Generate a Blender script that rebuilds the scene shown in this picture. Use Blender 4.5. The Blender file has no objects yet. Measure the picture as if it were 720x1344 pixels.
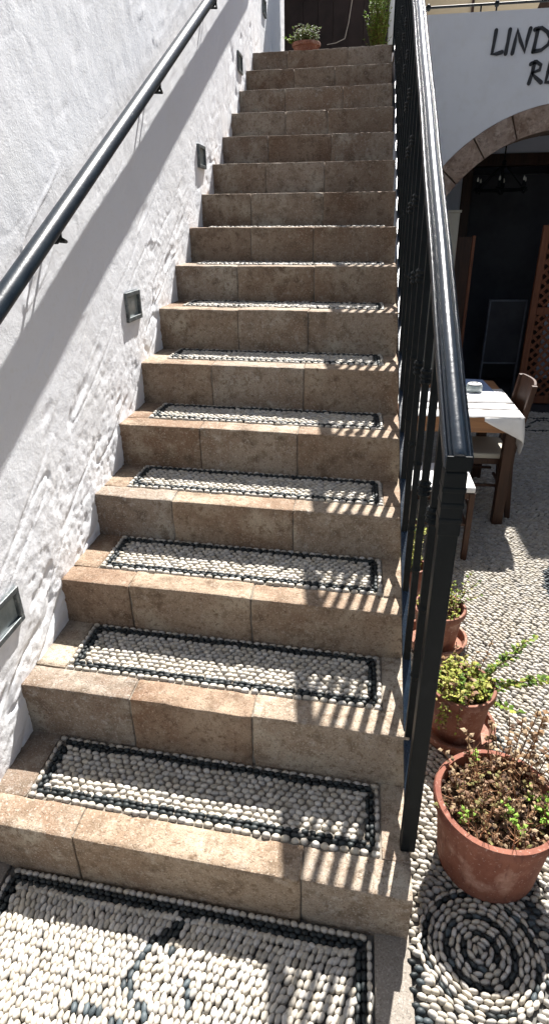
import bpy, bmesh, math, random
import numpy as np
from mathutils import Vector, Matrix
random.seed(7); RS = np.random.RandomState(11)
S = bpy.context.scene
COL = S.collection
# ------------------------------------------------------------------ helpers
def tag(o, label=None, cat=None, group=None, kind=None):
    if label: o['label'] = label
    if cat: o['category'] = cat
    if group: o['group'] = group
    if kind: o['kind'] = kind
    return o
def thing(name, label, cat, loc=(0, 0, 0), group=None):
    o = bpy.data.objects.new(name, None); COL.objects.link(o); o.location = loc
    o.empty_display_size = .05
    return tag(o, label, cat, group)
def link(name, me, mat, parent=None, smooth=False):
    o = bpy.data.objects.new(name, me); COL.objects.link(o)
    for m in (mat if isinstance(mat, (list, tuple)) else [mat]):
        me.materials.append(m)
    if smooth: me.polygons.foreach_set('use_smooth', [True] * len(me.polygons))
    if parent is not None:
        o.parent = parent
        w = Vector((0, 0, 0)); q = parent
        while q is not None:
            w += q.location; q = q.parent
        o.location = -w          # meshes are written in world coordinates
    return o
class MB:
    """collects shapes (world coordinates), makes one mesh; every shape may have a tint"""
    def __init__(s): s.v = []; s.f = []; s.t = []; s.n = 0
    def add(s, v, f, tint=(1, 1, 1)):
        v = np.asarray(v, float); s.v.append(v)
        s.f.append([tuple(i + s.n for i in q) for q in f])
        t = np.asarray(tint, float)
        s.t.append(np.tile(t, (len(v), 1)) if t.ndim == 1 else t); s.n += len(v)
    def box(s, x0, x1, y0, y1, z0, z1, tint=(1, 1, 1), M=None):
        v = [(x, y, z) for x in (x0, x1) for y in (y0, y1) for z in (z0, z1)]
        if M is not None: v = [tuple(M @ Vector(p)) for p in v]
        s.add(v, [(0, 1, 3, 2), (4, 6, 7, 5), (0, 4, 5, 1), (2, 3, 7, 6), (0, 2, 6, 4), (1, 5, 7, 3)], tint)
    def tube(s, pts, r, n=8, tint=(1, 1, 1), cap=True):
        pts = [Vector(p) for p in pts]; k = len(pts)
        rr = r if isinstance(r, (list, tuple)) else [r] * k
        vs = []; fs = []; ref = None
        for i, p in enumerate(pts):
            d = (pts[min(i + 1, k - 1)] - pts[max(i - 1, 0)]).normalized()
            if ref is None: ref = d.orthogonal().normalized()
            ref = (ref - d * ref.dot(d)).normalized(); b = d.cross(ref)
            for j in range(n):
                a = 2 * math.pi * j / n
                vs.append(p + (ref * math.cos(a) + b * math.sin(a)) * rr[i])
        for i in range(k - 1):
            for j in range(n):
                fs.append((i * n + j, i * n + (j + 1) % n, (i + 1) * n + (j + 1) % n, (i + 1) * n + j))
        if cap: fs.append(tuple(range(n))[::-1]); fs.append(tuple((k - 1) * n + j for j in range(n)))
        s.add([tuple(v) for v in vs], fs, tint)
    def lathe(s, prof, c, n=40, tint=(1, 1, 1), wob=0.0):
        vs = []; fs = []; k = len(prof)
        for (r, z) in prof:
            for j in range(n):
                a = 2 * math.pi * j / n
                q = r * (1 + wob * math.sin(2 * a + 1) + wob * .6 * math.sin(5 * a))
                vs.append((c[0] + q * math.cos(a), c[1] + q * math.sin(a), c[2] + z))
        for i in range(k - 1):
            for j in range(n):
                fs.append((i * n + j, i * n + (j + 1) % n, (i + 1) * n + (j + 1) % n, (i + 1) * n + j))
        s.add(vs, fs, tint)
    def mesh(s, name):
        me = bpy.data.meshes.new(name)
        V = np.concatenate(s.v); F = [q for l in s.f for q in l]
        me.from_pydata(V.tolist(), [], F)
        T = np.concatenate(s.t); T = np.c_[T, np.ones(len(T))]
        at = me.color_attributes.new('tint', 'FLOAT_COLOR', 'POINT')
        at.data.foreach_set('color', T.astype(np.float32).ravel())
        me.update(); return me
    def build(s, name, mat, parent=None, smooth=False, bevel=0):
        me = s.mesh(name); o = link(name, me, mat, parent, smooth)
        if bevel:
            b = o.modifiers.new('bevel', 'BEVEL'); b.width = bevel; b.segments = 2; b.limit_method = 'ANGLE'
            b.harden_normals = False
        return o
def hsh(ix, iy, seed):
    h = (ix.astype(np.int64) * 374761393 + iy.astype(np.int64) * 668265263 + seed * 1442695041) & 0x7fffffff
    h = ((h ^ (h >> 13)) * 1274126177) & 0x7fffffff
    h = h ^ (h >> 16)
    return (h & 0xffff) / 65536.0
def noise2(x, y, seed=0):
    ix = np.floor(x); iy = np.floor(y); fx = x - ix; fy = y - iy
    u = fx * fx * (3 - 2 * fx); v = fy * fy * (3 - 2 * fy)
    a = hsh(ix, iy, seed); b = hsh(ix + 1, iy, seed); c = hsh(ix, iy + 1, seed); d = hsh(ix + 1, iy + 1, seed)
    return ((a * (1 - u) + b * u) * (1 - v) + (c * (1 - u) + d * u) * v) * 2 - 1
def fbm(x, y, seed=0, o=4, g=.5):
    r = 0; a = 1
    for k in range(o): r = r + a * noise2(x * 2 ** k, y * 2 ** k, seed + k * 17); a *= g
    return r
# ------------------------------------------------------------------ materials
def mat(name, base=(.5, .5, .5), rough=.6, tint=False, metal=0, spec=.5, noise=None, bump=None, extra=None):
    """noise: list of (scale, detail, colour, lo, hi, stretch) mixed over base; bump: list of (scale, strength, distance, kind)"""
    m = bpy.data.materials.new(name); m.use_nodes = True; nt = m.node_tree; N = nt.nodes; L = nt.links
    b = N['Principled BSDF']; b.inputs['Roughness'].default_value = rough; b.inputs['Metallic'].default_value = metal
    b.inputs['Specular IOR Level'].default_value = spec
    tc = N.new('ShaderNodeTexCoord'); co = tc.outputs['Object']
    rgb = N.new('ShaderNodeRGB'); rgb.outputs[0].default_value = (*base, 1); cur = rgb.outputs[0]
    for q in (noise or []):
        sc, det, c, lo, hi = q[:5]; st = q[5] if len(q) > 5 else (1, 1, 1)
        mp = N.new('ShaderNodeMapping'); mp.inputs['Scale'].default_value = st; L.new(co, mp.inputs[0])
        n = N.new('ShaderNodeTexNoise'); n.inputs['Scale'].default_value = sc; n.inputs['Detail'].default_value = det
        n.inputs['Roughness'].default_value = .62; L.new(mp.outputs[0], n.inputs['Vector'])
        mr = N.new('ShaderNodeMapRange'); mr.inputs[1].default_value = lo; mr.inputs[2].default_value = hi
        L.new(n.outputs[0], mr.inputs[0])
        mx = N.new('ShaderNodeMix'); mx.data_type = 'RGBA'; mx.inputs[7].default_value = (*c, 1)
        L.new(mr.outputs[0], mx.inputs[0]); L.new(cur, mx.inputs[6]); cur = mx.outputs[2]
    if tint:
        a = N.new('ShaderNodeAttribute'); a.attribute_name = 'tint'
        mx = N.new('ShaderNodeMix'); mx.data_type = 'RGBA'; mx.blend_type = 'MULTIPLY'; mx.inputs[0].default_value = 1
        L.new(cur, mx.inputs[6]); L.new(a.outputs['Color'], mx.inputs[7]); cur = mx.outputs[2]
    L.new(cur, b.inputs['Base Color'])
    prev = None
    for (sc, st, dist, kind) in (bump or []):
        if kind == 'noise':
            n = N.new('ShaderNodeTexNoise'); n.inputs['Detail'].default_value = 8; n.inputs['Roughness'].default_value = .65
            n.inputs['Scale'].default_value = sc; L.new(co, n.inputs['Vector']); h = n.outputs[0]
        elif kind == 'pits':
            n = N.new('ShaderNodeTexNoise'); n.inputs['Detail'].default_value = 5; n.inputs['Scale'].default_value = sc
            L.new(co, n.inputs['Vector']); mr = N.new('ShaderNodeMapRange')
            mr.inputs[1].default_value = .34; mr.inputs[2].default_value = .46; L.new(n.outputs[0], mr.inputs[0]); h = mr.outputs[0]
        else:
            n = N.new('ShaderNodeTexVoronoi'); n.inputs['Scale'].default_value = sc; L.new(co, n.inputs['Vector'])
            mr = N.new('ShaderNodeMapRange'); mr.inputs[1].default_value = 0; mr.inputs[2].default_value = .6
            mr.inputs[3].default_value = 1; mr.inputs[4].default_value = 0
            L.new(n.outputs['Distance'], mr.inputs[0]); h = mr.outputs[0]
        bp = N.new('ShaderNodeBump'); bp.inputs['Strength'].default_value = st; bp.inputs['Distance'].default_value = dist
        L.new(h, bp.inputs['Height'])
        if prev: L.new(prev, bp.inputs['Normal'])
        prev = bp.outputs[0]
    if prev: L.new(prev, b.inputs['Normal'])
    return m
M = {}
M['plaster'] = mat('white_plaster', (.85, .865, .895), .85, spec=.2,
    noise=[(1.7, 6, (.80, .80, .80), .5, .85), (9, 8, (.68, .64, .58), .68, .86), (60, 4, (.80, .80, .80), .55, .8)],
    bump=[(34, .28, .005, 'noise'), (130, .45, .0025, 'noise'), (420, .3, .001, 'noise')])
M['plaster_smooth'] = mat('smooth_white_plaster', (.62, .63, .65), .8, spec=.2,
    noise=[(2, 6, (.55, .56, .59), .45, .8), (14, 5, (.58, .58, .58), .5, .8)], bump=[(25, .25, .004, 'noise')])
M['stone'] = mat('tan_stone', (.270, .224, .178), .85, tint=True, spec=.25,
    noise=[(2.8, 9, (.185, .13, .092), .45, .62), (6, 10, (.35, .32, .265), .50, .66), (15, 10, (.125, .095, .068), .53, .68), (55, 8, (.16, .12, .085), .52, .66), (40, 8, (.33, .30, .265), .56, .72), (170, 6, (.40, .355, .31), .54, .70), (260, 5, (.075, .05, .038), .55, .70)],
    bump=[(120, .55, .0028, 'pits'), (330, .7, .0016, 'noise')])
M['arch_stone'] = mat('brown_arch_stone', (.32, .25, .205), .9, tint=True, spec=.2,
    noise=[(9, 8, (.17, .115, .085), .42, .66), (22, 8, (.44, .36, .30), .52, .74), (90, 5, (.10, .07, .05), .58, .76)],
    bump=[(50, .8, .006, 'pits'), (160, .4, .002, 'noise')])
M['pebble'] = mat('rounded_pebbles', (1, 1, 1), .55, tint=True, spec=.35,
    noise=[(140, 4, (.82, .78, .73), .5, .75)], bump=[(320, .15, .0008, 'noise')])
M['mortar'] = mat('grey_mortar', (.22, .195, .16), .95, spec=.1,
    noise=[(30, 7, (.10, .085, .07), .45, .7), (160, 4, (.26, .24, .21), .55, .75)], bump=[(190, .7, .003, 'noise')])
M['paving'] = mat('pebbled_paving', (.40, .38, .35), .85, spec=.2,
    noise=[(6, 6, (.3, .28, .25), .4, .7), (90, 4, (.58, .56, .52), .5, .7)], bump=[(55, .9, .008, 'vor')])
M['street'] = mat('grey_street', (.12, .115, .105), .95, spec=.1, noise=[(8, 7, (.08, .075, .07), .45, .7)], bump=[(60, .5, .004, 'noise')])
M['slab'] = mat('pale_concrete_edge', (.22, .195, .165), .9, spec=.2,
    noise=[(20, 7, (.20, .17, .14), .45, .7), (170, 4, (.33, .30, .27), .5, .7), (240, 4, (.09, .08, .07), .55, .7)], bump=[(150, .7, .003, 'noise')])
M['iron'] = mat('black_painted_iron', (.006, .008, .009), .42, spec=.10,
    noise=[(25, 6, (.012, .014, .015), .5, .8)], bump=[(70, .18, .002, 'noise')])
M['rail_paint'] = mat('dark_glossy_rail_paint', (.004, .010, .019), .27, spec=.45,
    noise=[(34, 8, (.010, .020, .032), .5, .75), (160, 6, (.05, .065, .08), .70, .8)], bump=[(60, .22, .0025, 'noise'), (15, .15, .004, 'noise')])
M['pipe_paint'] = mat('dark_blue_black_pipe_paint', (.004, .010, .018), .34, spec=.26,
    noise=[(14, 8, (.012, .022, .032), .45, .7), (120, 6, (.05, .065, .08), .66, .8)], bump=[(50, .25, .003, 'noise')])
M['terracotta'] = mat('terracotta', (.215, .098, .064), .8, tint=True, spec=.25,
    noise=[(7, 7, (.14, .05, .033), .42, .66), (11, 9, (.40, .27, .21), .55, .72), (60, 6, (.13, .055, .04), .54, .72, (1, 1, .25)), (150, 4, (.42, .32, .27), .60, .72)],
    bump=[(90, .35, .002, 'noise')])
M['soil'] = mat('dark_soil', (.055, .035, .022), .95, spec=.1, noise=[(60, 6, (.12, .08, .05), .5, .7)], bump=[(70, 1, .012, 'noise')])
def leafmat(name, base):
    m = mat(name, base, .5, tint=True, spec=.35, noise=[(60, 3, tuple(c * .75 for c in base), .45, .7)])
    m.node_tree.nodes['Principled BSDF'].inputs['Subsurface Weight'].default_value = 0
    nt = m.node_tree; b = nt.nodes['Principled BSDF']; out = nt.nodes['Material Output']
    tr = nt.nodes.new('ShaderNodeBsdfTranslucent'); ad = nt.nodes.new('ShaderNodeMixShader'); ad.inputs[0].default_value = .3
    src = b.inputs['Base Color'].links[0].from_socket
    nt.links.new(src, tr.inputs[0]); nt.links.new(b.outputs[0], ad.inputs[1]); nt.links.new(tr.outputs[0], ad.inputs[2])
    nt.links.new(ad.outputs[0], out.inputs[0]); return m
M['leaf'] = leafmat('plant_leaves', (1, 1, 1))
M['twig'] = mat('dry_twig', (.16, .09, .055), .85, tint=True, spec=.2, noise=[(90, 4, (.09, .05, .03), .45, .7)])
M['wood'] = mat('dark_brown_wood', (.05, .022, .012), .5, spec=.25,
    noise=[(9, 8, (.022, .010, .006), .42, .7, (6, 6, .6)), (40, 5, (.075, .034, .019), .55, .8, (4, 4, .4))], bump=[(60, .2, .002, 'noise')])
M['redwood'] = mat('reddish_brown_wood', (.19, .07, .033), .55, spec=.25,
    noise=[(9, 8, (.10, .035, .02), .42, .7, (6, 6, .5)), (40, 5, (.24, .10, .05), .55, .8, (5, 5, .4))], bump=[(60, .2, .002, 'noise')])
M['table_wood'] = mat('honey_table_wood', (.27, .13, .055), .5, spec=.3,
    noise=[(8, 8, (.17, .08, .035), .42, .7, (.5, 6, 6)), (30, 6, (.34, .19, .085), .55, .8, (.4, 6, 6))], bump=[(60, .15, .002, 'noise')])
M['darkwall'] = mat('dark_brown_boards', (.035, .024, .021), .8, spec=.2, noise=[(6, 6, (.02, .014, .012), .4, .7)], bump=[(30, .3, .004, 'noise')])
M['cloth'] = mat('white_cloth', (.66, .655, .64), .9, spec=.1, noise=[(12, 5, (.58, .57, .55), .5, .8)], bump=[(400, .3, .001, 'noise'), (18, .3, .01, 'noise')])
M['cream'] = mat('cream_paint', (.48, .45, .37), .7, spec=.2, noise=[(3, 5, (.40, .37, .30), .45, .75)], bump=[(40, .2, .002, 'noise')])
M['beige'] = mat('beige_render', (.58, .47, .31), .85, spec=.1, noise=[(2, 5, (.50, .39, .25), .45, .75)], bump=[(60, .3, .003, 'noise')])
M['room'] = mat('dim_blue_grey_plaster', (.66, .70, .80), .9, spec=.1, noise=[(2, 6, (.52, .55, .63), .4, .7)], bump=[(30, .3, .004, 'noise')])
M['darkroom'] = mat('dark_panelling', (.05, .05, .055), .8, spec=.2, noise=[(4, 5, (.03, .03, .035), .4, .7)], bump=[(30, .2, .004, 'noise')])
M['dimframe'] = mat('dull_grey_frame', (.10, .11, .13), .7, noise=[(20, 4, (.06, .065, .08), .4, .7)])
M['lampmetal'] = mat('aged_grey_metal', (.10, .115, .12), .5, metal=.4, noise=[(60, 7, (.28, .29, .28), .5, .72), (25, 6, (.05, .055, .055), .5, .7)], bump=[(120, .4, .002, 'noise')])
M['lampglass'] = mat('frosted_lamp_glass', (.34, .38, .37), .25, spec=.6, noise=[(18, 6, (.20, .24, .24), .4, .7)], bump=[(40, .25, .002, 'noise')])
M['paper'] = mat('white_paper', (.82, .82, .84), .7, noise=[(20, 3, (.76, .77, .8), .5, .8)], bump=[(40, .1, .001, 'noise')])
M['bluepaper'] = mat('blue_grey_paper', (.20, .27, .42), .7, noise=[(20, 3, (.16, .22, .36), .5, .8)], bump=[(40, .1, .001, 'noise')])
M['letters'] = mat('black_letter_paint', (.012, .012, .014), .5, noise=[(40, 4, (.03, .03, .035), .5, .8)])
M['candle'] = mat('off_white_bulb', (.7, .68, .6), .4, noise=[(40, 2, (.6, .58, .5), .5, .8)])
M['cable'] = mat('pale_cable', (.45, .38, .30), .6, noise=[(40, 2, (.35, .3, .24), .5, .8)])
g = bpy.data.materials.new('clear_glass'); g.use_nodes = True; gb = g.node_tree.nodes['Principled BSDF']
gb.inputs['Transmission Weight'].default_value = 1; gb.inputs['Roughness'].default_value = .05; gb.inputs['IOR'].default_value = 1.45
M['glass'] = g
# ------------------------------------------------------------------ stair dimensions
SK = -.0617 / 1.1                       # the steps run slightly askew to the wall
NY = [.289,.592,.908,1.224,1.531,1.837,2.147,2.453,2.760,3.070,3.371,3.678,3.985,4.289,4.595,4.901]
NZ = [.160,.343,.507,.668,.840,1.017,1.200,1.364,1.530,1.698,1.868,2.038,2.208,2.381,2.550,2.721]
def WX(y): return -.0186 + .00784 * y   # plaster face of the left wall
def RX(y): return 1.097 - .0063 * (y - .25)
def SH(v):                              # skew and cross-fall of the steps
    v = np.asarray(v, float).copy(); v[:, 1] += SK * v[:, 0]; v[:, 2] -= .009 * v[:, 0]; return v
def rounded_stone(x0, x1, y0, y1, z0, z1, r=.005, st=.02, amp=.0012, seed=0):
    """box with rounded, slightly chipped edges; front, top, sides"""
    vs = []; fs = []; key = {}
    ns = [max(2, int(round((b - a) / st))) for a, b in ((x0, x1), (y0, y1), (z0, z1))]
    def axis(a, b, n):
        return [a, a + r * .6] + [a + (b - a) * i / n for i in range(1, n)] + [b - r * .6, b]
    ax = [axis(x0, x1, ns[0]), axis(y0, y1, ns[1]), axis(z0, z1, ns[2])]
    def vid(i, j, k):
        t = (i, j, k)
        if t not in key: key[t] = len(vs); vs.append((ax[0][i], ax[1][j], ax[2][k]))
        return key[t]
    I, J, K = [len(a) - 1 for a in ax]
    for i in range(I):
        for j in range(J):
            fs.append((vid(i, j, K), vid(i + 1, j, K), vid(i + 1, j + 1, K), vid(i, j + 1, K)))
            fs.append((vid(i, j, 0), vid(i, j + 1, 0), vid(i + 1, j + 1, 0), vid(i + 1, j, 0)))
        for k in range(K):
            fs.append((vid(i, 0, k), vid(i + 1, 0, k), vid(i + 1, 0, k + 1), vid(i, 0, k + 1)))
            fs.append((vid(i, J, k), vid(i, J, k + 1), vid(i + 1, J, k + 1), vid(i + 1, J, k)))
    for j in range(J):
        for k in range(K):
            fs.append((vid(0, j, k), vid(0, j, k + 1), vid(0, j + 1, k + 1), vid(0, j + 1, k)))
            fs.append((vid(I, j, k), vid(I, j + 1, k), vid(I, j + 1, k + 1), vid(I, j, k + 1)))
    V = np.array(vs); c0 = np.array([x0, y0, z0]) + r; c1 = np.array([x1, y1, z1]) - r
    cl = np.clip(V, c0, c1); d = V - cl; ln = np.linalg.norm(d, axis=1, keepdims=True); ln[ln == 0] = 1
    n = d / ln; ne = (np.abs(d) > 1e-9).sum(1)
    V2 = cl + n * r
    q = fbm(V[:, 0] * 40 + seed * 3.1 + V[:, 2] * 23, V[:, 1] * 40 + V[:, 2] * 31, seed, 3)
    ch = np.maximum(0, fbm(V[:, 0] * 26 + seed, V[:, 1] * 26 + V[:, 2] * 26, seed + 5, 2) - .35)
    V2 = V2 + n * (q * amp)[:, None] - n * (np.where(ne >= 2, ch, 0) * .006)[:, None]
    fr_ = np.clip(1 - (V2[:, 1] - y0) / .05, 0, 1)
    V2[:, 1] += fr_ * fbm(V2[:, 0] * 5 + seed, V2[:, 2] * 9, seed + 3, 4) * .0022
    V2[:, 2] += np.where(V2[:, 2] > z1 - .01, 1, 0) * (fbm(V2[:, 0] * 4 + seed, V2[:, 1] * 9, seed + 8, 3) * .0014 - fr_ * .001)
    return V2, fs
# dome template for pebbles
def dome(nr, ns):
    v = []; f = []
    for i in range(nr):
        th = (-.35 + 1.92 * i / nr)             # below the equator up to the crown
        for j in range(ns):
            a = 2 * math.pi * j / ns
            v.append((math.cos(th) * math.cos(a), math.cos(th) * math.sin(a), math.sin(th)))
    v.append((0, 0, 1))
    for i in range(nr - 1):
        for j in range(ns):
            f.append((i * ns + j, i * ns + (j + 1) % ns, (i + 1) * ns + (j + 1) % ns, (i + 1) * ns + j))
    t = []
    for j in range(ns): t.append(((nr - 1) * ns + j, (nr - 1) * ns + (j + 1) % ns, nr * ns))
    return np.array(v), f, t
def pebble_mesh(name, P, nr=4, ns=9, zfun=None):
    """P: rows x y z a b c angle tilt r g b -> one mesh of pebbles, built with numpy"""
    P = np.asarray(P, float); n = len(P)
    v, fq, ft = dome(nr, ns); k = len(v)
    V = np.tile(v, (n, 1, 1))
    V += RS.randn(n, k, 3) * .035; V[:, :, 2] = np.tanh(V[:, :, 2] * 1.5) / .905                 # no two stones alike
    V[:, :, 0] *= P[:, 3, None]; V[:, :, 1] *= P[:, 4, None]; V[:, :, 2] *= P[:, 5, None]
    V[:, :, 0] *= 1 + .18 * np.sign(RS.rand(n)[:, None] - .5) * V[:, :, 1] / P[:, 4, None]   # egg shape
    tl = P[:, 7, None]; x = V[:, :, 0]; y = V[:, :, 1]; z = V[:, :, 2]
    y2 = y * np.cos(tl) - z * np.sin(tl); z2 = y * np.sin(tl) + z * np.cos(tl)
    ca = np.cos(P[:, 6, None]); sa = np.sin(P[:, 6, None])
    W = np.stack([x * ca - y2 * sa + P[:, 0, None], x * sa + y2 * ca + P[:, 1, None], z2 + P[:, 2, None]], -1)
    nv = n * k; off = (np.arange(n) * k)
    Q = (np.array(fq)[None] + off[:, None, None]).reshape(-1, 4); T = (np.array(ft)[None] + off[:, None, None]).reshape(-1, 3)
    me = bpy.data.meshes.new(name)
    me.vertices.add(nv); me.vertices.foreach_set('co', W.reshape(-1).astype(np.float32))
    li = np.concatenate([Q.ravel(), T.ravel()]).astype(np.int32)
    me.loops.add(len(li)); me.loops.foreach_set('vertex_index', li)
    st = np.concatenate([np.arange(len(Q)) * 4, len(Q) * 4 + np.arange(len(T)) * 3]).astype(np.int32)
    me.polygons.add(len(st)); me.polygons.foreach_set('loop_start', st)
    me.polygons.foreach_set('use_smooth', np.ones(len(st), bool))
    at = me.color_attributes.new('tint', 'FLOAT_COLOR', 'POINT')
    c = np.repeat(np.c_[P[:, 8:11], np.ones(n)], k, 0)
    at.data.foreach_set('color', c.astype(np.float32).ravel())
    me.update(); me.validate(); return me
def wt():
    b = random.uniform(.31, .50); w = random.random()
    return (b, b * (.95 - .05 * w), b * (.87 - .14 * w))
def bk():
    b = random.uniform(.008, .028); return (b * .85, b * 1.1, b * 1.15)
def bg():
    b = random.uniform(.03, .09); return (b * .8, b * 1.02, b * 1.12)
# ------------------------------------------------------------------ staircase
stairs = thing('stone_staircase', 'straight flight of tan stone steps with black and white pebble inlays', 'staircase', (.55, .25, 0))
TINTS = [(1.12, 1.08, 1.02), (1.0, .90, .80), (.94, .94, .94), (1.08, 1.0, .90), (.88, .75, .65), (1.16, 1.13, 1.08), (.98, .88, .78), (1.05, 1.03, 1.0)]
inl_front = .090
for i in range(16):
    y = NY[i]; z = NZ[i]; zb = (NZ[i - 1] if i else 0) - .02
    yn = NY[i + 1] if i < 15 else y + .55
    xr = RX(y); mb = MB(); rnd = random.Random(40 + i)
    # joints follow the photo: three or four blocks, the lowest steps fewer
    j = [-.06] + [max(.12, q + rnd.uniform(-.05, .05)) for q in ([.33, .70] if i != 0 else [.26, .80])] + [xr]
    if i == 2: j = [-.06, .22, .62, xr]
    greyer = min(1, max(0, (i - 4) / 6))
    for k in range(len(j) - 1):
        t = np.array(TINTS[rnd.randrange(len(TINTS))]); gval = t.mean() * .80
        t = t * (1 - greyer) + (t * .48 + gval * np.array([.44, .44, .45])) * greyer
        V, F = rounded_stone(j[k] + .0012, j[k + 1] - .0012, y + rnd.uniform(-.002, .002), y + inl_front - .002, zb, z + rnd.uniform(-.0015, .0015), .004, .014 if i < 6 else .022, seed=i * 10 + k)
        mb.add(SH(V), F, t)
    # the stone strips left and right of the inlay
    for (a, b) in (((-.06, .078), (1.028, xr)) if i < 9 else ((-.06, .40), (.403, .75), (.753, xr))):
        t = np.array(TINTS[rnd.randrange(len(TINTS))]) * .98
        V, F = rounded_stone(a, b, y + inl_front, yn + .06, z - .12, z - .001, .003, .03, seed=i * 10 + 7)
        mb.add(SH(V), F, t)
    st = mb.build('step', M['stone'], stairs, smooth=True)
    # core under the inlay
    mc = MB(); v = [(a, b, c) for a in (.0, xr - .006) for b in (y + .006, yn + .3) for c in (0, z - .006 if i < 9 else z - .02)]
    bx = [(0, 1, 3, 2), (4, 6, 7, 5), (0, 4, 5, 1), (2, 3, 7, 6), (0, 2, 6, 4), (1, 5, 7, 3)]
    mc.add(SH(v), bx); mc.build('mortar_bed', M['mortar'], st)
    if i < 9:                                   # pebble inlay
        P = []
        x0, x1 = .082, 1.024; y0 = y + inl_front + .001; y1 = yn - .004
        D = y1 - y0
        def add(x, yy, a, b, c, ang, tl, col, zz=0):
            q = SH([(x, yy, z - .004 + zz)])[0]; P.append((*q, a, b, c, ang, tl, *col))
        pr = .0205 if i < 3 else .021
        # outer white row along front, back and the two ends
        def row(xa, ya, xb, yb, col, s, a, b, zz=0):
            L_ = math.hypot(xb - xa, yb - ya); n = max(1, int(L_ / s)); an = math.atan2(yb - ya, xb - xa)
            for q in range(n):
                u = (q + .5 + random.uniform(-.12, .12)) / n
                add(xa + (xb - xa) * u + random.uniform(-.0008, .0008), ya + (yb - ya) * u + random.uniform(-.001, .001),
                    a * random.uniform(.88, 1.1), b * random.uniform(.9, 1.1), .0095 * random.uniform(.85, 1.2), an + random.uniform(-.15, .15), random.uniform(-.15, .15), col(), zz)
        row(x0, y0 + .007, x1, y0 + .007, wt, .0245, .0120, .0082)
        row(x0, y1 - .006, x1, y1 - .006, wt, .0245, .0120, .0070)
        row(x0 + .006, y0 + .016, x0 + .006, y1 - .012, wt, .024, .0115, .0072)
        row(x1 - .006, y0 + .016, x1 - .006, y1 - .012, wt, .024, .0115, .0072)
        for d, sh_ in ((.0195, 0), (.0315, .5)):
            row(x0 + d, y0 + d, x1 - d, y0 + d, bk, .0205, .0112, .0072, .0)
            row(x0 + d, y1 - d + .003, x1 - d, y1 - d + .003, bk, .0205, .0112, .0072, .0)
            row(x0 + d, y0 + d + .008, x0 + d, y1 - d - .006, bk, .0205, .0112, .0072)
            row(x1 - d, y0 + d + .008, x1 - d, y1 - d - .006, bk, .0205, .0112, .0072)
        fy0 = y0 + .039; fy1 = y1 - .037; nr_ = max(4, int(round((fy1 - fy0) / .0158))); ry = (fy1 - fy0) / nr_
        fx0, fx1 = x0 + .040, x1 - .040
        for r_ in range(nr_ + 1):
            n = int((fx1 - fx0) / .0218)
            for q in range(n + 1):
                xx = fx0 + (q + (.5 if r_ % 2 else 0)) * (fx1 - fx0) / n + random.uniform(-.0034, .0034)
                if xx > fx1 + .002: continue
                yy = fy0 + r_ * ry + random.uniform(-.0018, .0018) + .003 * math.sin(xx * 21 + i)
                add(xx, yy, random.uniform(.0096, .0126), random.uniform(.0070, .0092), random.uniform(.0065, .0088),
                    random.gauss(.0, .3), random.uniform(-.35, .1), wt(), random.uniform(-.001, .0015))
        link('pebble_inlay', pebble_mesh('pebble_inlay', P, 4 if i < 5 else 3, 10 if i < 4 else 8), M['pebble'], st)
# plastered flank of the flight on the courtyard side
mb = MB()
for i in range(1, 16):
    xr = RX(NY[i]); y1 = NY[i + 1] if i < 15 else NY[i] + .55; z1 = NZ[i - 1] - .022
    v = [(a, b, c) for a in (xr - .03, xr - .0008) for b in (NY[i] + .012, y1 + .0115) for c in (0, z1)]
    mb.add(SH(v), bx)
mb.build('side_wall', M['plaster_smooth'], stairs)
# ------------------------------------------------------------------ ground
def sheet(name, x0, x1, y0, y1, z, m, kind='structure'):
    mb = MB(); mb.add([(x0, y0, z), (x1, y0, z), (x1, y1, z), (x0, y1, z)], [(0, 1, 2, 3)])
    return tag(mb.build(name, m), kind=kind)
sheet('ground', -40, 40, -40, 40, -.012, M['street'])
sheet('paving', 3.2, 9, -6, 4.58, -.004, M['paving'])
sheet('paving', 1.1, 3.2, -6, -.25, -.0045, M['paving'])
# landing frame stones (flush), left and right of the landing mosaic
lm = MB()
for (a, b, c, d, t) in ((-.06, .052, -1.2, .30, (.9, .82, .72)), (1.016, 1.1, -1.2, .25, (.95, .92, .88))):
    V, F = rounded_stone(a, b, c, d, -.05, .001, .003, .03, seed=int(a * 100) + 9); lm.add(V, F, t)
tag(lm.build('landing_border', M['slab'], smooth=True), kind='structure')
# landing mosaic
P = []
def padd(x, y, a, b, c, ang, tl, col, z=-.003): P.append((x, y, z, a, b, c, ang, tl, *col))
def edge_y(x): return .292 + SK * x - .014
motif = [[(.552, .212), (.514, .168), (.485, .137)], [(.565, .205), (.53, .168), (.50, .140)], [(.485, .137), (.470, .10), (.452, .064), (.480, .031), (.508, .017), (.528, -.008), (.535, -.05)],
         [(.524, .130), (.548, .126), (.573, .103), (.60, .064), (.612, .03)], [(.36, -.01), (.407, -.007), (.445, -.015), (.47, -.021), (.49, -.05)]]
def dmotif(x, y):
    best = 9
    for pl in motif:
        for (a, b) in zip(pl[:-1], pl[1:]):
            dx, dy = b[0] - a[0], b[1] - a[1]; t = max(0, min(1, ((x - a[0]) * dx + (y - a[1]) * dy) / (dx * dx + dy * dy)))
            best = min(best, math.hypot(x - a[0] - dx * t, y - a[1] - dy * t))
    return best
for k, (d, col) in enumerate(((.004, wt), (.018, bk), (.031, bk), (.044, wt))):
    n = 52
    for q in range(n):
        x = .06 + (q + .5 * (k % 2) + random.uniform(-.12, .12)) * (1.006 - .06) / n
        if x < .06 + min(d, .031) or x > 1.004 - min(d, .031): continue
        padd(x, edge_y(x) - d, .0105, .0078, .0095, random.gauss(-.05, .12), 0, col())
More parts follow.
